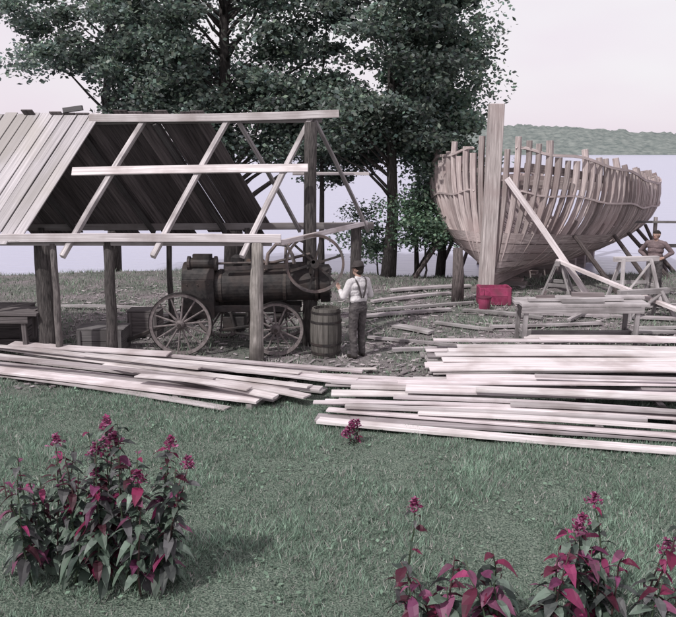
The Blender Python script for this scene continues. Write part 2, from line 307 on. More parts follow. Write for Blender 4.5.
log(-1.46,14.08,2.13,.12,.06); mb.obj('peeled_log_post',M_lbark,shed,smooth=True)
mb=MB(); log(-.55,15.3,4.2,.13,.05); log(-5.25,14.45,2.15,.17,0); log(-4.02,14.15,2.13,.095,.02); log(-4.95,14.12,2.1,.06,0,(2,2,2)); log(.36,17.1,2.2,.12,.02)
log(-3.55,17.05,2.1,.06); log(-6.2,17.05,2.1,.07); log(-6.3,14.2,2.1,.08); log(-7.6,14.15,2.1,.1); log(-7.8,15.6,4.2,.1); log(-8.2,17,2.1,.1); log(-1.9,17.1,2.1,.07)
mb.obj('log_posts',M_bark,shed,smooth=True)
def plank_box(name,cx,cy,z0,lx,ly,h,mat,tone=1,parent=None,open_top=False):
    b=MB(); n=max(2,int(h/.16))
    for k in range(n):
        z=z0+(k+.5)*h/n; hh=h/n-.008
        for (a,c,wd) in (((cx-lx/2,cy-ly/2,z),(cx+lx/2,cy-ly/2,z),.03),((cx-lx/2,cy+ly/2,z),(cx+lx/2,cy+ly/2,z),.03),((cx-lx/2,cy-ly/2+.02,z),(cx-lx/2,cy+ly/2-.02,z),.028),((cx+lx/2,cy-ly/2+.02,z),(cx+lx/2,cy+ly/2-.02,z),.028)):
            g=tone*R(.8,1.2); b.beam(a,c,wd,hh,tone=(g,g,g))
    for sx_ in(-1,1):
        for sy_ in (-1,1): b.beam((cx+sx_*(lx/2-.05),cy+sy_*(ly/2+.03),z0),(cx+sx_*(lx/2-.05),cy+sy_*(ly/2+.03),z0+h),.07,.025,up=(0,1,0),tone=(tone,)*3)
    if not open_top:
        m_=max(2,int(ly/.16))
        for k in range(m_):
            y=cy-ly/2+(k+.5)*ly/m_; g=tone*R(.8,1.3); b.beam((cx-lx/2-.03,y,z0+h+.012),(cx+lx/2+.03,y,z0+h+.012),ly/m_-.006,.02,tone=(g,g,g))
    b.beam((cx-lx/2+.02,cy,z0+.02),(cx+lx/2-.02,cy,z0+.02),ly-.05,.03,tone=(tone*.6,)*3)
    return b.obj(name,mat,parent,bevel=.003)
plank_box('wooden_crate',-4.4,14.95,.02,.85,.55,.42,M_gray,.4)
plank_box('wooden_crate',-6.3,15.3,.02,.8,.6,.75,M_dkw,1.5)
plank_box('wooden_crate',-3.9,16.2,.02,.6,.5,.5,M_dkw,1.5)
def table(name,x0,x1,y0,y1,h,mat,tone=1,leg=.08):
    b=MB(); n=max(2,int((y1-y0)/.2))
    for k in range(n):
        y=y0+(k+.5)*(y1-y0)/n; g=tone*R(.85,1.1)
        b.beam((x0+R(-.15,.05),y,h-.03),(x1+R(-.05,.15),y,h-.03),(y1-y0)/n-.01,.05,tone=(g,g,g),seg=3,bow=R(-.01,.01))
    for x in (x0+.12,x1-.12):
        for y in (y0+.07,y1-.07): b.beam((x+R(-.04,.04),y,-.03),(x,y,h-.06),leg,leg,up=(0,1,0),tone=(tone*.7,)*3)
        b.beam((x,y0+.03,h-.12),(x,y1-.03,h-.12),.05,.1,tone=(tone*.7,)*3); b.beam((x+.0,y0+.1,.25),(x,y1-.1,.25),.04,.08,tone=(tone*.6,)*3)
    b.beam((x0+.14,(y0+y1)/2,.25),(x1-.14,(y0+y1)/2,.25),.04,.09,tone=(tone*.6,)*3)
    b.beam((x0+.02,y0+.012,h-.125),(x1-.02,y0+.012,h-.125),.025,.12,tone=(tone*.75,)*3)
    return b.obj(name,mat,bevel=.004)
table('work_bench',-6.8,-5.5,14.2,14.9,.85,M_dkw,2)
table('work_bench',3.42,5.75,14.95,15.7,.88,M_gray,1.1)
b=MB()
b.beam((3.6,15.2,.92),(5.4,15.25,.92),.14,.05,tone=(1.2,1.2,1.2)); b.beam((3.9,15.5,.91),(5.9,15.55,.91),.2,.04,tone=(1.3,1.3,1.3)); b.beam((4.2,15.08,.90),(5.0,15.09,.90),.1,.03,tone=(.7,.7,.7))
b.beam((3.75,15.2,.975),(4.1,15.22,.975),.07,.06,tone=(.5,.45,.45)); b.beam((3.9,15.2,1.0),(3.93,15.2,1.09),.03,.05,tone=(.4,.35,.35)); b.beam((4.5,15.5,.97),(5.1,15.4,.97),.12,.08,tone=(.6,.55,.55))
b.obj('planks_and_hand_plane',M_gray)
def barrel(name,cx,cy,r,h,mat,hoopmat,staves=18):
    P=empty(name); b=MB(); zs=[0,.15,.35,.5,.65,.85,1]
    for s_ in range(staves):
        a0=2*math.pi*s_/staves; a1=2*math.pi*(s_+1)/staves-.02; rings=[]
        g=R(.7,1.25)
        for q_ in zs:
            rr=r*(.86+.14*math.sin(math.pi*q_)); z=gz(cx,cy)+.01+q_*h
            rings.append([(cx+rr*math.cos(a0),cy+rr*math.sin(a0),z),(cx+rr*math.cos(a1),cy+rr*math.sin(a1),z),(cx+(rr-.025)*math.cos(a1),cy+(rr-.025)*math.sin(a1),z),(cx+(rr-.025)*math.cos(a0),cy+(rr-.025)*math.sin(a0),z)])
        b.ring_body(rings,[q_*h+s_ for q_ in zs],[0,.1,.12,.2],(g,g,g),0)
    b.obj('staves',mat,P)
    b=MB()
    for q_ in (.08,.27,.73,.92):
        rr=r*(.86+.14*math.sin(math.pi*q_))+.006; n=32
        pts=[(cx+rr*math.cos(2*math.pi*k/n),cy+rr*math.sin(2*math.pi*k/n),gz(cx,cy)+.01+q_*h) for k in range(n+1)]
        for k in range(n): b.beam(pts[k],pts[k+1],.006,.04)
    b.obj('hoops',hoopmat,P)
    b=MB(); b.tube([(cx,cy,gz(cx,cy)+h*.93),(cx,cy,gz(cx,cy)+h*.95)],r*.84,24,(.8,.8,.8)); b.obj('head',mat,P); return P
M_bar=surf('barrel_oak',(.055,.052,.047),(.15,.14,.13),(.6,9,1),3,.8,.3)
barrel('wooden_barrel',-.22,14.5,.29,.88,M_bar,M_iron)
# ------------------------------------------------------------------ steam engine
eng=empty('portable_steam_engine')
def wheel(cx,cy,r,name,ns=14):
    b=MB(); n=40; z0=r+.01
    prof=[(r,-.045),(r,.045),(r-.055,.032),(r-.055,-.032)]
    for k in range(n):
        a=2*math.pi*k/n; a2=2*math.pi*(k+1)/n
        rg=[[(cx+p_[0]*math.cos(t_),cy+p_[1],z0+p_[0]*math.sin(t_)) for p_ in prof] for t_ in (a,a2)]
        b.ring_body(rg,[a*r,a2*r],[0,.1,.16,.2],(1,1,1),0,cap=False)
    for k in range(n):
        a=2*math.pi*k/n; a2=2*math.pi*(k+1)/n; pr=[(r+.012,-.055),(r+.012,.055),(r+.001,.055),(r+.001,-.055)]
        b.ring_body([[(cx+p_[0]*math.cos(t_),cy+p_[1],z0+p_[0]*math.sin(t_)) for p_ in pr] for t_ in (a,a2)],[a,a2],[0,.1,.11,.2],(.6,.6,.6),1,cap=False)
    for k in range(ns):
        a=2*math.pi*k/ns+.1; d=Vector((math.cos(a),0,math.sin(a))); c=Vector((cx,cy,z0))
        b.tube([c+d*.06,c+d*r*.5,c+d*(r-.055)],[.023,.018,.016],6)
    b.tube([(cx,cy-.13,z0),(cx,cy-.08,z0),(cx,cy+.08,z0),(cx,cy+.12,z0)],[.055,.085,.09,.06],14,(.8,.8,.8))
    b.tube([(cx,cy-.17,z0),(cx,cy-.13,z0)],.035,10,m=1)
    b.obj(name,[M_wheel,M_iron],eng)
wheel(-2.87,14.55,.57,'front_near_wheel'); wheel(-1.12,14.5,.49,'rear_near_wheel',12); wheel(-2.3,16.0,.57,'front_far_wheel'); wheel(-1.05,16.0,.49,'rear_far_wheel',12)
b=MB()
b.tube([(-2.87,14.5,.58),(-2.3,16,.58)],.04,8); b.tube([(-1.12,14.5,.5),(-1.05,16,.5)],.04,8)
b.beam((-2.95,15.0,.78),(-.7,15.0,.78),.09,.12); b.beam((-2.95,15.5,.78),(-.7,15.5,.78),.09,.12)
b.beam((-2.85,14.75,.68),(-2.45,15.8,.68),.14,.12); b.beam((-1.12,14.75,.64),(-1.12,15.8,.64),.14,.14)
b.beam((-2.2,14.75,.42),(-1.5,14.95,.48),.06,.05); b.beam((-3.1,15.2,.5),(-4.2,14.9,.1),.07,.07)
b.tube([(-2.0,14.85,.75),(-1.9,14.85,.35),(-1.6,14.85,.3)],.03,8); b.beam((-2.15,15.1,.5),(-1.75,15.1,.5),.4,.28)
b.obj('undercarriage',M_iron,eng,bevel=.01)
b=MB()
b.tube([(-2.35,15.25,1.17),(-2.32,15.25,1.17),(-.35,15.25,1.22),(-.32,15.25,1.22)],[.27,.31,.31,.27],28)
for x in (-2.2,-1.6,-1.0,-.4): b.tube([(x-.03,15.25,1.17+.02*(x+2.3)),(x+.03,15.25,1.17+.02*(x+2.3))],.322,28,(1.8,1.7,1.6))
b.tube([(-.34,15.25,1.22),(-.16,15.25,1.23),(-.14,15.25,1.23)],[.36,.36,.31],28)
for k in range(12):
    a=k*math.pi/6; b.tube([(-.145,15.25+.27*math.cos(a),1.23+.27*math.sin(a)),(-.12,15.25+.27*math.cos(a),1.23+.27*math.sin(a))],.018,6,(1.5,1.4,1.4))
b.obj('boiler_barrel',M_iron,eng,smooth=False)
b=MB()
b.beam((-2.9,15.25,.97),(-2.3,15.25,.97),.72,.72); b.tube([(-2.9,15.25,1.30),(-2.3,15.25,1.30)],.33,20)
b.beam((-2.93,15.25,.9),(-2.88,15.25,.9),.5,.35,tone=(1.5,1.4,1.4))
for z in (.7,1.0,1.25):
    for x in (-2.8,-2.6,-2.4): b.tube([(x,14.885,z),(x,14.865,z)],.015,6,(2,1.9,1.8))
b.obj('firebox',M_iron,eng,bevel=.02)
b=MB()
b.tube([(-2.75,15.1,1.62),(-2.3,15.1,1.62)],.11,16); b.tube([(-2.8,15.1,1.62),(-2.75,15.1,1.62)],.14,16,(1.6,1.5,1.5)); b.tube([(-2.3,15.1,1.62),(-2.25,15.1,1.62)],.14,16,(1.6,1.5,1.5))
b.beam((-2.7,15.1,1.75),(-2.35,15.1,1.75),.14,.09)
b.tube([(-2.3,15.1,1.62),(-1.2,15.12,1.64)],.022,8,(3,2.8,2.7)); b.beam((-2.1,14.98,1.54),(-.6,15.0,1.6),.05,.07,tone=(1.6,1.5,1.5)); b.beam((-2.1,15.22,1.54),(-.6,15.24,1.6),.05,.07)
b.tube([(-1.2,15.12,1.64),(-.52,15.12,1.8)],.028,8,(3,2.8,2.7))
b.tube([(-.45,14.72,1.7),(-.45,15.65,1.7)],.035,10); b.beam((-.5,14.98,1.45),(-.45,14.98,1.72),.09,.09,up=(0,1,0)); b.beam((-.5,15.5,1.45),(-.45,15.5,1.72),.09,.09,up=(0,1,0))
b.tube([(-1.9,15.25,1.42),(-1.9,15.25,1.72),(-1.9,15.25,1.77)],[.11,.11,.04],16); b.tube([(-1.9,15.25,1.77),(-1.9,15.25,1.92)],.02,8)
b.tube([(-1.35,15.1,1.5),(-1.3,15.1,1.8),(-1.15,15.1,1.98),(-.95,15.1,1.96),(-.85,15.1,1.78),(-.8,15.1,1.55)],.035,8,(5,4.8,4.7))
b.tube([(-1.0,15.3,1.55),(-.98,15.3,1.9),(-.8,15.3,2.05),(-.55,15.3,1.98)],.03,8,(5,4.8,4.7))
b.tube([(-1.55,15.2,1.48),(-1.55,15.2,1.73)],.02,8); b.tube([(-1.62,15.2,1.73),(-1.48,15.2,1.73)],.04,8)
for k in (-1,1): b.tube([(-1.55,15.2,1.73),(-1.55+k*.13,15.2,1.65)],.01,6); b.tube([(-1.55+k*.13,15.17,1.65),(-1.55+k*.13,15.23,1.65)],.045,10,(3,2.6,2.2))
b.obj('cylinder_and_motion_gear',M_iron,eng,smooth=False)
b=MB(); cx,cy,cz,r=-.42,14.8,1.66,.54; n=44
for k in range(n):
    a=2*math.pi*k/n;a2=2*math.pi*(k+1)/n; pr=[(r,-.06),(r,.06),(r-.045,.05),(r-.045,-.05)]
    b.ring_body([[(cx+p_[0]*math.cos(t_),cy+p_[1],cz+p_[0]*math.sin(t_)) for p_ in pr] for t_ in (a,a2)],[a,a2],[0,.1,.15,.2],(3,2.9,2.9),0,cap=False)
for k in range(6):
    a=math.pi*k/3+.3; d=Vector((math.cos(a),0,math.sin(a))); c=Vector((cx,cy,cz)); b.beam(c+d*.05,c+d*(r-.043),.04,.03,up=(0,1,0),tone=(1.2,1.2,1.2))
b.tube([(cx,cy-.08,cz),(cx,cy+.08,cz)],.08,14); b.obj('flywheel',M_iron,eng)
# ------------------------------------------------------------------ boat hull
boat=empty('wooden_ship_hull_under_construction')
phi=math.radians(28); A=Vector((math.sin(phi),math.cos(phi),0)); Pp=Vector((math.cos(phi),-math.sin(phi),0)); O=Vector((3.93,21.0,0)); LB=12.5
def Bs(s):
    if s<5: return 3.0*(1-(1-s/5)**2.4)**.62
    if s>8: return 3.0*(1-.42*((s-8)/4.5)**2)
    return 3.0
def Hs(s): return 2.72+1.1*max(0,1-s/7.5)**1.7+.2*max(0,(s-8)/4.5)**2
ZK=.5
def hp(s,a,side,off=0):
    th=a*math.radians(104); e=.85+.6*max(0,1-s/2.5); B_=Bs(s)
    x=B_*(math.sin(th)**e if a>0 else 0); z=ZK+(Hs(s)-ZK)*(1-math.cos(th))/1.242
    if s<3:
        k=(1-s/3)*.35; x=x*(1-k)+B_*a*k
    return O+A*(s)+Pp*side*(x+off)+Vector((0,0,z))
ss=np.linspace(.01,LB,2500); pt=[hp(s,.8,1) for s in ss]; cum=[0]
for k in range(1,len(pt)): cum.append(cum[-1]+(pt[k]-pt[k-1]).length)
stations=[]; nxt=.22
for k,cv in enumerate(cum):
    if cv>=nxt: stations.append(ss[k]); nxt+=R(.25,.31)
for side,nm in ((1,'port'),(-1,'starboard')):
    b=MB()
    for i,s in enumerate(stations):
        top=1+R(-.04,.07); g=R(.72,1.3); n=12; so_=R(-.02,.02)*min(1,s)
        pts=[hp(s+so_,top*k/n if k else .02,side)+A*(R(-.012,.012)) for k in range(n+1)]
        wd=R(.11,.16); b.sweep(pts,wd,R(.12,.16),A,(g*1.01,g*.985,g*.985))
        if i%2==0 and s>.3:
            g=R(.5,1.0); e0=R(.1,.35); e1=R(.6,.85)
            pts=[hp(s+wd*.95,(e0+(e1-e0)*k/n),side,R(-.015,.01)) for k in range(n+1)]
            b.sweep(pts,.11,.12,A,(g,g*.97,g*.97))
    b.obj(nm+'_frames',M_rib,boat,bevel=.006)
    b=MB()
    for a_,w_,g in ((.76,.05,1.0),(.985,.07,1.1)):
        pts=[hp(.1+(LB-.1)*(k/30)**1.8,a_+.01*math.sin(k),side,.10) for k in range(31)]
        b.sweep(pts,.04,w_,Pp*side,(g,g*.97,g*.98))
    pts=[hp(.3+(LB-.3)*(k/30)**1.5,.9,side,-.12) for k in range(31)]; b.sweep(pts,.06,.2,Pp,(.7,.67,.67))
    for k0 in range(6):
        a0=.05+k0*.08; se=7.5-k0*.8+R(-.4,.4); nn=22; rings=[]
        for k in range(nn+1):
            s_=.06+(se-.06)*(k/nn)**1.5
            rings.append([hp(s_,a0,side,.085),hp(s_,a0+.074,side,.085),hp(s_,a0+.074,side,.13),hp(s_,a0,side,.13)])
        g=R(.75,1.3); b.ring_body(rings,[k*.35 for k in range(nn+1)],[0,.25,.3,.55],(g,g*.98,g*.98),0)
    b.obj(nm+'_planking_and_ribbands',M_rib,boat)
b=MB()
b.beam(O+Vector((-.08,-.02,.18)),O+Vector((.03,-.02,4.83)),.36,.34,up=(0,1,0),tone=(1.15,1.17,1.17),seg=4,bow=.01,bowdir=(1,0,0))
b.beam(O+A*.3+Vector((0,0,.4)),O+A*.3+Vector((0,0,3.9)),.22,.2,up=A,tone=(.8,.8,.8))
b.beam(O+A*.1+Vector((0,0,.36)),O+A*LB+Vector((0,0,.36)),.26,.3,tone=(.7,.65,.65))
b.beam(O+A*LB+Vector((0,0,.4)),O+A*(LB+.3)+Vector((0,0,3.3)),.28,.28,up=A,tone=(.8,.8,.8))
b.obj('stem_and_keel',M_rib,boat,bevel=.012)
b=MB()
for s in np.arange(1.2,LB,1.4):
    l=hp(s,.9,-1,-.1); r_=hp(s,.9,1,-.1); b.beam(l,r_,.12,.12,tone=(.7,.68,.68),seg=5,bow=.08)
b.obj('deck_beams',M_rib,boat)
b=MB()
for k in range(8):
    c=O+A*(.2+k*1.6); z0=gz(c.x,c.y)
    zz=z0+.1
    while zz<.2: b.beam(c-Pp*.5+Vector((0,0,zz-.05)),c+Pp*.5+Vector((0,0,zz-.05)),.28,.16,tone=(R(.5,.9),)*3); zz+=.165
    b.beam(c-Pp*.4+Vector((0,0,.12)),c+Pp*.4+Vector((0,0,.12)),.25,.16,tone=(.7,.65,.65))
b.obj('keel_blocks',M_rib,boat)
b=MB()
for side in (1,-1):
    for s in (1.6,3.3,5,6.8,8.8):
        top=hp(s,.52,side,.12); ft=hp(s,.6,side,.9+.3*random.random()); ft.z=gz(ft.x,ft.y)
        b.tube([ft,(ft+top)/2,top],[.07,.065,.055],8,(1.3,1.2,1.2))
b.obj('shores',M_bark,boat)
b=MB()
b.beam((6.33,20.1,.0),(4.24,20.75,3.0),.15,.06,up=(0,1,0),tone=(1.05,1.03,1.03),seg=3,bow=.03); b.obj('bow_brace',M_lum)
b=MB(); b.beam((5.5,20.3,.98),(8.1,16.4,.04),.14,.07,tone=(1.05,1.03,1.03),seg=3,bow=-.02); b.obj('leaning_pole',M_lum)
b=MB()
for x in (9.1,10.9): b.tube([(x+.3,24.2,-.3),(x+.3,24.2,1.75)],.06,8,(1.0,.95,.95))
b.beam((8.4,24.1,1.62),(11.9,23.9,1.62),.25,.05,tone=(.4,.4,.4)); b.beam((9.0,24.2,.9),(11.6,24.2,.9),.05,.1,tone=(.3,.3,.3)); b.obj('scaffold_staging',M_gray)
def sawhorse(name,c,L_,h,ang,tone):
    b=MB(); d=Vector((math.cos(ang),math.sin(ang),0)); p_=Vector((-d.y,d.x,0)); c=Vector(c)
    b.beam(c-d*L_/2+Vector((0,0,h)),c+d*L_/2+Vector((0,0,h)),.12,.12,tone=(tone,)*3)
    for e in (-1,1):
        for f_ in (-1,1): b.beam(c+d*e*(L_/2-.05)+p_*f_*.38,c+d*e*(L_/2-.22)+p_*f_*.05+Vector((0,0,h)),.09,.05,up=p_,tone=(tone*R(.8,1.1),)*3)
        b.beam(c+d*e*(L_/2-.1)-p_*.25+Vector((0,0,h*.4)),c+d*e*(L_/2-.1)+p_*.25+Vector((0,0,h*.4)),.03,.09,tone=(tone*.8,)*3)
    b.beam(c-d*(L_/2-.15)+p_*.2+Vector((0,0,h*.45)),c+d*(L_/2-.15)+p_*.2+Vector((0,0,h*.45)),.03,.09,tone=(tone*.8,)*3)
    b.beam(c-d*(L_/2-.1)-p_*.3+Vector((0,0,h*.15)),c+d*(L_/2-.25)-p_*.08+Vector((0,0,h*.9)),.03,.08,up=p_,tone=(tone*.9,)*3)
    b.obj(name,M_gray,bevel=.004)
sawhorse('sawhorse',(7.25,19.7,0),1.15,1.1,.15,1.4)
sawhorse('sawhorse',(5.6,20.5,0),.9,.92,1.2,.9)
sawhorse('sawhorse',(6.8,17.9,0),1.3,.6,.3,.9)
plank_box('painted_crate',3.8,19.6,.02,.75,.5,.42,M_red,1,open_top=True)
b=MB(); c=(3.45,18.9); b.tube([(c[0],c[1],.01),(c[0],c[1],.3)],[.12,.16],18)
pts=[(c[0]+.16*math.cos(a),c[1],.3+.16*math.sin(a)) for a in np.linspace(0,math.pi,12)]; b.tube(pts,.006,5); b.tube([(c[0],c[1],.28),(c[0],c[1],.31)],.165,18,(.5,.5,.5)); b.obj('paint_bucket',M_red)
b=MB(); b.tube([(2.95,19.8,-.05),(2.95,19.8,.65),(2.93,19.85,1.35)],[.16,.14,.12],12,(1.6,1.5,1.5),jit=.06); b.obj('mooring_stump',M_bark,smooth=True)
# ------------------------------------------------------------------ trees
def tree(name,x,y,h,r,crowns,nleaf,ls=.17,lean=0,base=(.045,.07,.05),seed=1,ntw=.4):
    random.seed(seed); rg=np.random.default_rng(seed)
    P=empty(name); b=MB(); z0=gz(x,y)-.2
    tr=[Vector((x+lean*(k/6)**1.5+R(-.1,.1),y+R(-.1,.1),z0+h*k/6)) for k in range(7)]
    b.tube(tr,[r*(1.3 if k==0 else 1)*(1-k/7) for k in range(7)],12,jit=.06)
    cl=[]
    for (c,rad,n) in crowns:
        for i in range(n):
            d=Vector((R(-1,1),R(-1,1),R(-1,1)))
            while d.length>1 or d.length<.2: d=Vector((R(-1,1),R(-1,1),R(-1,1)))
            d=d.normalized()*(d.length**.5)
            cl.append(Vector((c[0]+d.x*rad[0],c[1]+d.y*rad[1],c[2]+d.z*rad[2])))
    for c in cl:
        if random.random()>ntw: continue
        zt=min(max(c.z-z0-.55*math.hypot(c.x-x,c.y-y)-R(0,.5),h*.16),h*.92); k=zt/h*6; i=min(int(k),5); s0=tr[i].lerp(tr[i+1],k-i)
        dist=(c-s0).length; mid=s0.lerp(c,.5)+Vector((R(-.2,.2),R(-.2,.2),R(-.02,.14)*dist)); r0=min(r*.35*(1-k/8),.02+dist*.013)
        b.tube([s0,s0.lerp(mid,.5)+Vector((R(-.1,.1),R(-.1,.1),R(-.05,.1))),mid,mid.lerp(c,.5)+Vector((R(-.15,.15),R(-.15,.15),R(-.05,.12))),c],[r0,r0*.8,r0*.55,r0*.35,r0*.15],6)
    b.obj('trunk_and_limbs',M_bark,P,smooth=True)
    n=nleaf; C=np.array([tuple(c) for c in cl]); ci=rg.integers(0,len(C),n); sz=rg.uniform(.28,.8,len(C)); tn_=rg.uniform(.55,1.55,len(C))
    off=rg.normal(0,1,(n,3)); off/= (np.linalg.norm(off,axis=1,keepdims=True)+1e-6); off*= rg.uniform(0,1.3,(n,1))**.8
    pos=C[ci]+off*sz[ci][:,None]*np.array([1.35,1.35,.65])
    u=rg.normal(0,1,(n,3)); u[:,2]*=.5; u/=np.linalg.norm(u,axis=1,keepdims=True); w_=rg.normal(0,1,(n,3)); v=np.cross(u,w_); v/=np.linalg.norm(v,axis=1,keepdims=True)
    s=ls*rg.uniform(.5,1.3,(n,1))
    V=np.stack([pos-u*s*.6,pos-v*s*.38,pos+u*s*.6,pos+v*s*.38],1).reshape(-1,3); F=np.arange(4*n).reshape(-1,4)
    T=np.array(base)*tn_[ci][:,None]*rg.uniform(.5,1.7,(n,1))*(1+.3*off[:,2:3])
    T=T*(1+rg.normal(0,.06,(n,3)))
    np_obj('foliage',V,F,np.clip(T,.004,1),M_leaf,P)
G1=(.145,.185,.16); G2=(.155,.21,.17)
tree('shade_tree',1.5,24.0,12,.19,[((1.2,24,7.2),(2.4,2.3,3.6),100),((.8,23.5,4.3),(2.1,1.6,1.0),24)],43000,.125,.2,G1,11)
tree('shade_tree',-3.2,25.0,13,.28,[((-3.4,25,7.3),(3.6,2.6,3.9),165),((-1.8,24.2,4.5),(2.6,1.8,1.2),32)],68000,.13,-.3,G1,12)
tree('shade_tree',-7.2,26.0,11,.22,[((-6.7,25.5,7.9),(2.6,2,2.2),42),((-5.6,25,6.2),(2,1.8,1.8),32),((-8.5,25.5,6.2),(1.1,1.1,.8),7),((-9.0,25.5,7.7),(.9,.8,.8),6)],27000,.13,.3,G1,13)
tree('slender_tree',3.15,24.6,10,.11,[((3.05,24.5,6.6),(1.15,1.1,3.4),56),((3.2,24.5,3.2),(1.0,1,1.5),22)],26000,.12,.1,G2,14)
tree('slender_tree',2.4,25.4,8,.08,[((2.4,25.4,4.7),(1.4,1.1,2.1),32)],12500,.12,-.1,G2,15)
tree('slender_tree',-.5,25.2,8,.1,[((-.3,25.2,4.4),(1.6,1.2,1.7),30)],12500,.12,.15,G1,16)
tree('leafy_sapling',2.5,23.7,2.6,.035,[((2.5,23.7,1.6),(.75,.5,.9),16)],4600,.10,0,(.16,.24,.17),17)
tree('leafy_sapling',3.3,24.9,2.8,.04,[((3.3,24.7,1.8),(.8,.6,1.1),17)],5200,.10,0,(.14,.20,.15),18)
tree('leafy_sapling',1.2,24.6,2.2,.03,[((1.0,24.6,1.3),(.6,.4,.8),11)],2600,.09,0,(.14,.20,.15),19)
# ------------------------------------------------------------------ garden plants
random.seed(21)
def leaf(mb,p,d,L_,W,droop,col):
    d=Vector(d).normalized(); up=Vector((0,0,1)); side=d.cross(up).normalized(); roll=R(-.5,.5)
    side=(side*math.cos(roll)+up*math.sin(roll)).normalized()
    rows=[(0,.12),(.18,.62),(.4,1),(.65,.86),(.85,.45),(1,.03)]; vs=[]; p=Vector(p)
    fold=R(.15,.4)
    for (t_,w_) in rows:
        c=p+d*L_*t_-up*droop*L_*t_*t_
        n_=side.cross(d).normalized()
        if n_.z<0: n_=-n_
        e=W/2*w_; wav=R(-.06,.06)*L_
        vs+=[c-side*e+n_*(fold*e+wav),c,c+side*e+n_*(fold*e-wav)]
    for k in range(5):
        g=R(.75,1.25); cc=tuple(q_*g for q_ in col)
        mb.add([vs[3*k],vs[3*k+1],vs[3*k+4],vs[3*k+3]],[[0,1,2,3]],[(0,0)]*4,cc); g*=R(.75,1.1); cc=tuple(q_*g for q_ in col)
        mb.add([vs[3*k+1],vs[3*k+2],vs[3*k+5],vs[3*k+4]],[[0,1,2,3]],[(0,0)]*4,cc)
GR=[(.07,.105,.08),(.10,.145,.11),(.045,.065,.055),(.15,.20,.165),(.07,.08,.078),(.11,.11,.115)]
RD=[(.17,.018,.06),(.09,.015,.035),(.27,.04,.12),(.06,.02,.03),(.14,.035,.09),(.20,.07,.13)]
def plant(name,cx,cy,sx_,sy_,n,h0,h1,ll,redp,plume=0):
    P=empty(name); st=MB(); lf=MB()
    for i in range(n):
        bx=cx+R(-.55,.55)*sx_; by=cy+R(-.5,.5)*sy_; tx=cx+(bx-cx)*1.6+R(-.12,.12); ty=by+R(-.12,.12)
        h=R(h0,h1)*(1-.25*abs(tx-cx)/max(sx_,.1)); z0=gz(bx,by)-.03
        pts=[Vector((bx,by,z0)).lerp(Vector((tx,ty,h)),k/5)+Vector((R(-.02,.02),R(-.02,.02),0)) for k in range(6)]
        rr=random.random()<redp
        st.tube(pts,[.011,.010,.009,.007,.006,.004],6,(.10,.06,.06) if rr else (.08,.11,.07))
        nl=int(h/.05)+1; ang=R(0,6)
        for k in range(nl):
            f=.18+.82*k/nl; q_=f*5; i_=min(int(q_),4); p_=pts[i_].lerp(pts[i_+1],q_-i_); ang+=2.4+R(-.3,.3)
            el_=R(-.1,.5)+.5*(f-.5); d=(math.cos(ang),math.sin(ang),el_)
            s_=ll*R(.5,1.15)*(1.08-.4*f)
            red=random.random()<(redp*(1.6 if f>.7 else .7))
            c=random.choice(RD if red else GR); g=R(.7,1.3)
            leaf(lf,p_,d,s_,s_*R(.36,.54),R(.35,1.0),tuple(q2*g for q2 in c))
        if random.random()<plume:
            for k in range(70):
                t_=random.random(); p_=pts[-1]+Vector((R(-1,1),R(-1,1),0))*.06*(1.1-t_)+Vector((0,0,t_*.10-.03))
                c=random.choice([(.28,.05,.14),(.38,.14,.26),(.18,.03,.09)]); leaf(lf,p_,(R(-1,1),R(-1,1),R(0,1)),.04,.024,.2,c)
    st.obj('stems',M_pl,P,smooth=True); lf.obj('leaves',M_pl,P)
plant('flowering_shrub',-1.86,6.5,.78,.5,25,.95,1.58,.22,.30,.35)
plant('flowering_shrub',-2.45,6.6,.45,.4,13,.85,1.4,.21,.25,.25)
plant('red_leaf_plant',.85,5.75,.55,.35,9,.4,.85,.25,.5,.0)
plant('red_leaf_plant',1.45,5.6,.5,.35,9,.5,1.0,.26,.45,.0)
plant('red_leaf_plant',2.2,5.85,.55,.4,14,.6,1.15,.23,.38,.25)
plant('pink_flower_stalk',.58,6.3,.03,.03,1,.95,1.0,.14,.2,1)
plant('pink_flower_stalk',.3,9.95,.12,.1,5,.2,.38,.09,.6,1)
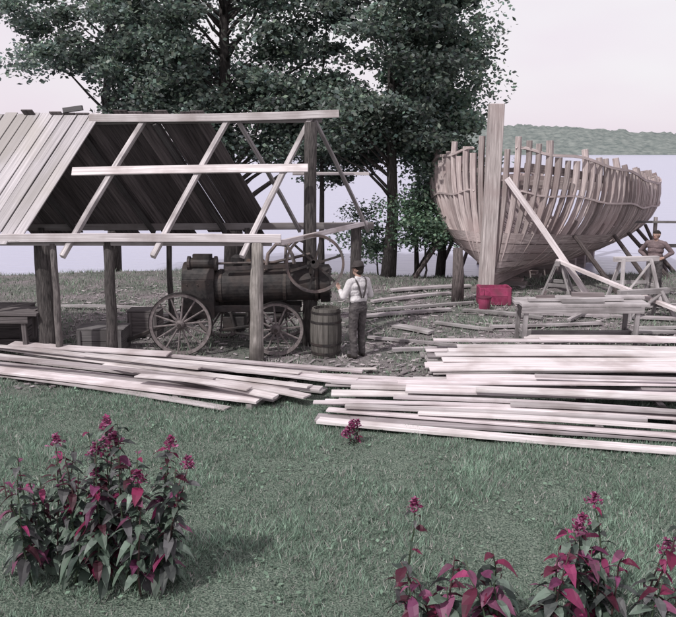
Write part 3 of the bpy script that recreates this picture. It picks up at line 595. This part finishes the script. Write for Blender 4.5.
# ------------------------------------------------------------------ people
def mk(name,col,col2=None,sc=9,bump=.3,rough=.8): return surf(name,col,col2 or tuple(c*1.4 for c in col),(1,1,1),sc,rough,bump,'Object',tone=False,dist=.02)
M_skin=mk('skin',(.36,.24,.20),(.42,.29,.24),20,.05,.6); M_hair=mk('dark_hair',(.02,.016,.014),None,60,.5); M_shoe=mk('boot_leather',(.02,.017,.015),None,12,.2,.5)
def person(name,caps,mats,loc,yaw,extra=None,vox=.0085):
    b=MB()
    for (p0,p1,r0,r1,lb) in caps:
        p0=Vector(p0);p1=Vector(p1); d=(p1-p0); L_=d.length; d=d.normalized() if L_>1e-5 else Vector((0,0,1)); pts=[];rd=[]
        for k in range(5): a=math.pi/2*(1-k/4.); pts.append(p0-d*r0*math.sin(a)); rd.append(max(r0*math.cos(a),r0*.05))
        for k in range(1,6): a=math.pi/2*(k-1)/4.; pts.append(p1+d*r1*math.sin(a)); rd.append(max(r1*math.cos(a),r1*.05))
        b.tube(pts,rd,14)
    o=b.obj('tmp',M_skin); md=o.modifiers.new('r','REMESH'); md.mode='VOXEL'; md.voxel_size=vox
    sm=o.modifiers.new('s','SMOOTH'); sm.factor=.5; sm.iterations=4
    dg=bpy.context.evaluated_depsgraph_get(); me=D.meshes.new_from_object(o.evaluated_get(dg)); D.objects.remove(o)
    me.materials.clear()
    labs=list(mats.keys())
    for l in labs: me.materials.append(mats[l])
    nv=len(me.vertices); VC=np.zeros(nv*3); me.vertices.foreach_get('co',VC); VC=VC.reshape(-1,3); NN=np.zeros(nv*3); me.vertices.foreach_get('normal',NN); NN=NN.reshape(-1,3)
    for i in range(nv):
        x,y,z=VC[i]
        if .12<z<1.47 and (abs(x)<.19 or z<1.0):
            VC[i]+=NN[i]*.011*(noise.noise(Vector((x*9,y*9,z*16)))+.5*noise.noise(Vector((x*30,y*30,z*30))))
    me.vertices.foreach_set('co',VC.ravel()); me.update()
    nf=len(me.polygons); C=np.zeros(nf*3); me.polygons.foreach_get('center',C); C=C.reshape(-1,3)
    best=np.full(nf,9e9); mi=np.zeros(nf,int)
    for (p0,p1,r0,r1,lb) in caps:
        a=np.array(p0,float); c=np.array(p1,float)-a; t_=np.clip(((C-a)@c)/max(c@c,1e-9),0,1); dd=np.linalg.norm(C-a-t_[:,None]*c,axis=1)-(r0+(r1-r0)*t_)
        k=dd<best; best[k]=dd[k]; mi[k]=labs.index(lb)
    me.polygons.foreach_set('material_index',mi.astype(np.int32)); me.polygons.foreach_set('use_smooth',[True]*nf)
    P=empty(name); o=D.objects.new('body',me); link(o,P)
    if extra: extra(P)
    P.location=loc; P.rotation_euler=(0,0,yaw); return P
def hand(wr,dirv,palmn,label='skin',curl=.6,s=1.0):
    wr=Vector(wr); d=Vector(dirv).normalized(); n=Vector(palmn); n=(n-d*n.dot(d)).normalized(); sd=d.cross(n); caps=[]
    for k in (-1,0,1): caps.append((wr+sd*k*.014,wr+d*.075*s+sd*k*.026,.017,.015,label))
    for k,(L_,) in enumerate([(.066,),(.076,),(.07,),(.054,)]):
        b0=wr+d*.085*s+sd*(-.034+k*.0225); L_*=s; a1=curl*.6;a2=curl*1.3;a3=curl*1.9
        q1=b0+(d*math.cos(a1)+n*math.sin(a1))*L_*.45; q2=q1+(d*math.cos(a2)+n*math.sin(a2))*L_*.32; q3=q2+(d*math.cos(a3)+n*math.sin(a3))*L_*.23
        caps+=[(b0,q1,.0095,.009,label),(q1,q2,.009,.0085,label),(q2,q3,.0085,.0075,label)]
    t0=wr+d*.03-sd*.03; t1=t0+(d*.6-sd*.6+n*.4).normalized()*.04; t2=t1+(d*.9-sd*.1+n*.4).normalized()*.032
    caps+=[(t0,t1,.013,.011,label),(t1,t2,.011,.009,label)]
    return caps
def body(sleeve='shirt',arms=None,head_yaw=0,legs=None):
    c=[]
    for s,(hip,kn,an) in zip((-1,1),legs):
        c+=[(hip,kn,.100,.074,'trousers'),(kn,an,.074,.062,'trousers')]
        a=Vector(an); c+=[(a+Vector((0,-.035,-.045)),a+Vector((s*.02,.13,-.052)),.042,.036,'shoe'),(a+Vector((0,0,-.03)),a+Vector((0,0,.02)),.045,.045,'shoe')]
    c+=[((-.075,0,.93),(.075,0,.93),.110,.110,'trousers'),((-.06,.0,1.02),(.06,.0,1.02),.108,.108,'trousers'),
        ((-.07,.0,1.10),(.07,.0,1.10),.112,.112,'shirt'),((-.085,.005,1.22),(.085,.005,1.22),.112,.112,'shirt'),
        ((-.10,.0,1.33),(.10,.0,1.33),.110,.110,'shirt'),((-.13,-.005,1.41),(.13,-.005,1.41),.075,.075,'shirt'),((-.05,-.01,1.45),(.05,-.01,1.45),.055,.055,'shirt'),
        ((0,-.005,1.44),(0,.01,1.53),.054,.052,'skin')]
    for s,(sh,elb,wr,hd,pn,cu) in zip((-1,1),arms):
        c+=[(sh,elb,.070,.058,'shirt'),(elb,Vector(elb).lerp(Vector(wr),.75),.057,.046,sleeve),(Vector(elb).lerp(Vector(wr),.7),wr,.034,.027,'skin')]
        c+=hand(wr,hd,pn,'skin',cu)
    hy=head_yaw; f=Vector((-math.sin(hy),math.cos(hy),0)); r=Vector((f.y,-f.x,0)); H=Vector((0,.015,1.615))
    c+=[(H-f*.02+Vector((0,0,.015)),H+f*.025+Vector((0,0,.01)),.086,.078,'skin'),(H+f*.045+Vector((0,0,-.06)),H+f*.03+Vector((0,0,0)),.050,.062,'skin'),
        (H+f*.098+Vector((0,0,.005)),H+f*.112+Vector((0,0,-.018)),.008,.012,'skin'),
        (H+f*.092-r*.02+Vector((0,0,-.047)),H+f*.092+r*.02+Vector((0,0,-.047)),.009,.009,'lip'),
        (H+f*.085-r*.03+Vector((0,0,.008)),H+f*.087-r*.028+Vector((0,0,.008)),.012,.012,'eye'),(H+f*.085+r*.03+Vector((0,0,.008)),H+f*.087+r*.028+Vector((0,0,.008)),.012,.012,'eye'),
        (H-r*.083+Vector((0,0,-.015)),H-r*.088+Vector((0,0,.015)),.013,.016,'skin'),(H+r*.083+Vector((0,0,-.015)),H+r*.088+Vector((0,0,.015)),.013,.016,'skin'),
        (H-f*.03+Vector((0,0,.035)),H+f*.025+Vector((0,0,.045)),.088,.074,'hair'),(H-f*.045+Vector((0,0,-.02)),H-f*.03+Vector((0,0,.02)),.072,.085,'hair')]
    return c
M_shirt=mk('white_cotton',(.46,.45,.46),(.70,.68,.69),7,.8); M_tr=mk('dark_trousers',(.055,.05,.053),(.11,.10,.10),8,.8); M_felt=mk('felt_hat',(.04,.035,.035),(.07,.06,.06),15,.4)
M_lip=mk('lip',(.3,.13,.12)); M_eye=mk('eye',(.05,.04,.04))
mats={'skin':M_skin,'shirt':M_shirt,'trousers':M_tr,'shoe':M_shoe,'hair':M_hair,'lip':M_lip,'eye':M_eye}
caps=body(arms=[((-.19,0,1.40),(-.29,.06,1.14),(-.20,.28,1.24),(.3,.8,.4),(0.3,0,1),.7),((.19,0,1.40),(.29,.0,1.13),(.16,.24,1.12),(-.4,.9,.15),(-.5,0,1),.7)],
  legs=[((-.09,0,.92),(-.11,.02,.50),(-.11,-.03,.095)),((.09,0,.92),(.11,.05,.50),(.13,.04,.095))],head_yaw=.25)
def susp(P):
    b=MB()
    for s in (-1,1):
        b.sweep([(s*.02,-.122,1.12),(s*.05,-.126,1.22),(s*.085,-.122,1.34),(s*.11,-.09,1.43),(s*.112,-.01,1.492),(s*.11,.07,1.44),(s*.10,.118,1.3),(s*.09,.122,1.1)],.03,.01,(1,0,0),(1.2,1.2,1.2))
    b.obj('suspenders',M_dkw,P)
    b=MB(); b.tube([(0,0,1.66),(0,.003,1.672),(0,.003,1.678),(0,0,1.70),(0,0,1.745),(0,.0,1.77),(0,0,1.772)],[.128,.132,.105,.10,.09,.072,.03],24,jit=.02); b.obj('hat',M_felt,P,smooth=True)
person('man_standing',caps,mats,(.36,14.35,gz(.36,14.35)-.01),math.radians(38),susp)
M_sh2=mk('dull_red_shirt',(.12,.09,.095),(.20,.15,.155),7,.8); mats2=dict(mats); mats2['shirt']=M_sh2
caps=body(arms=[((-.20,0,1.40),(-.38,-.08,1.18),(-.19,.06,1.04),(.9,.35,-.2),(.3,-1,0),.5),((.20,0,1.40),(.38,-.08,1.18),(.19,.06,1.04),(-.9,.35,-.2),(-.3,-1,0),.5)],
  legs=[((-.09,0,.92),(-.13,.03,.50),(-.15,0,.095)),((.09,0,.92),(.11,.05,.50),(.13,.02,.095))],head_yaw=-.3)
person('man_with_hands_on_hips',caps,mats2,(7.98,20.4,gz(7.98,20.4)-.01),math.radians(150))
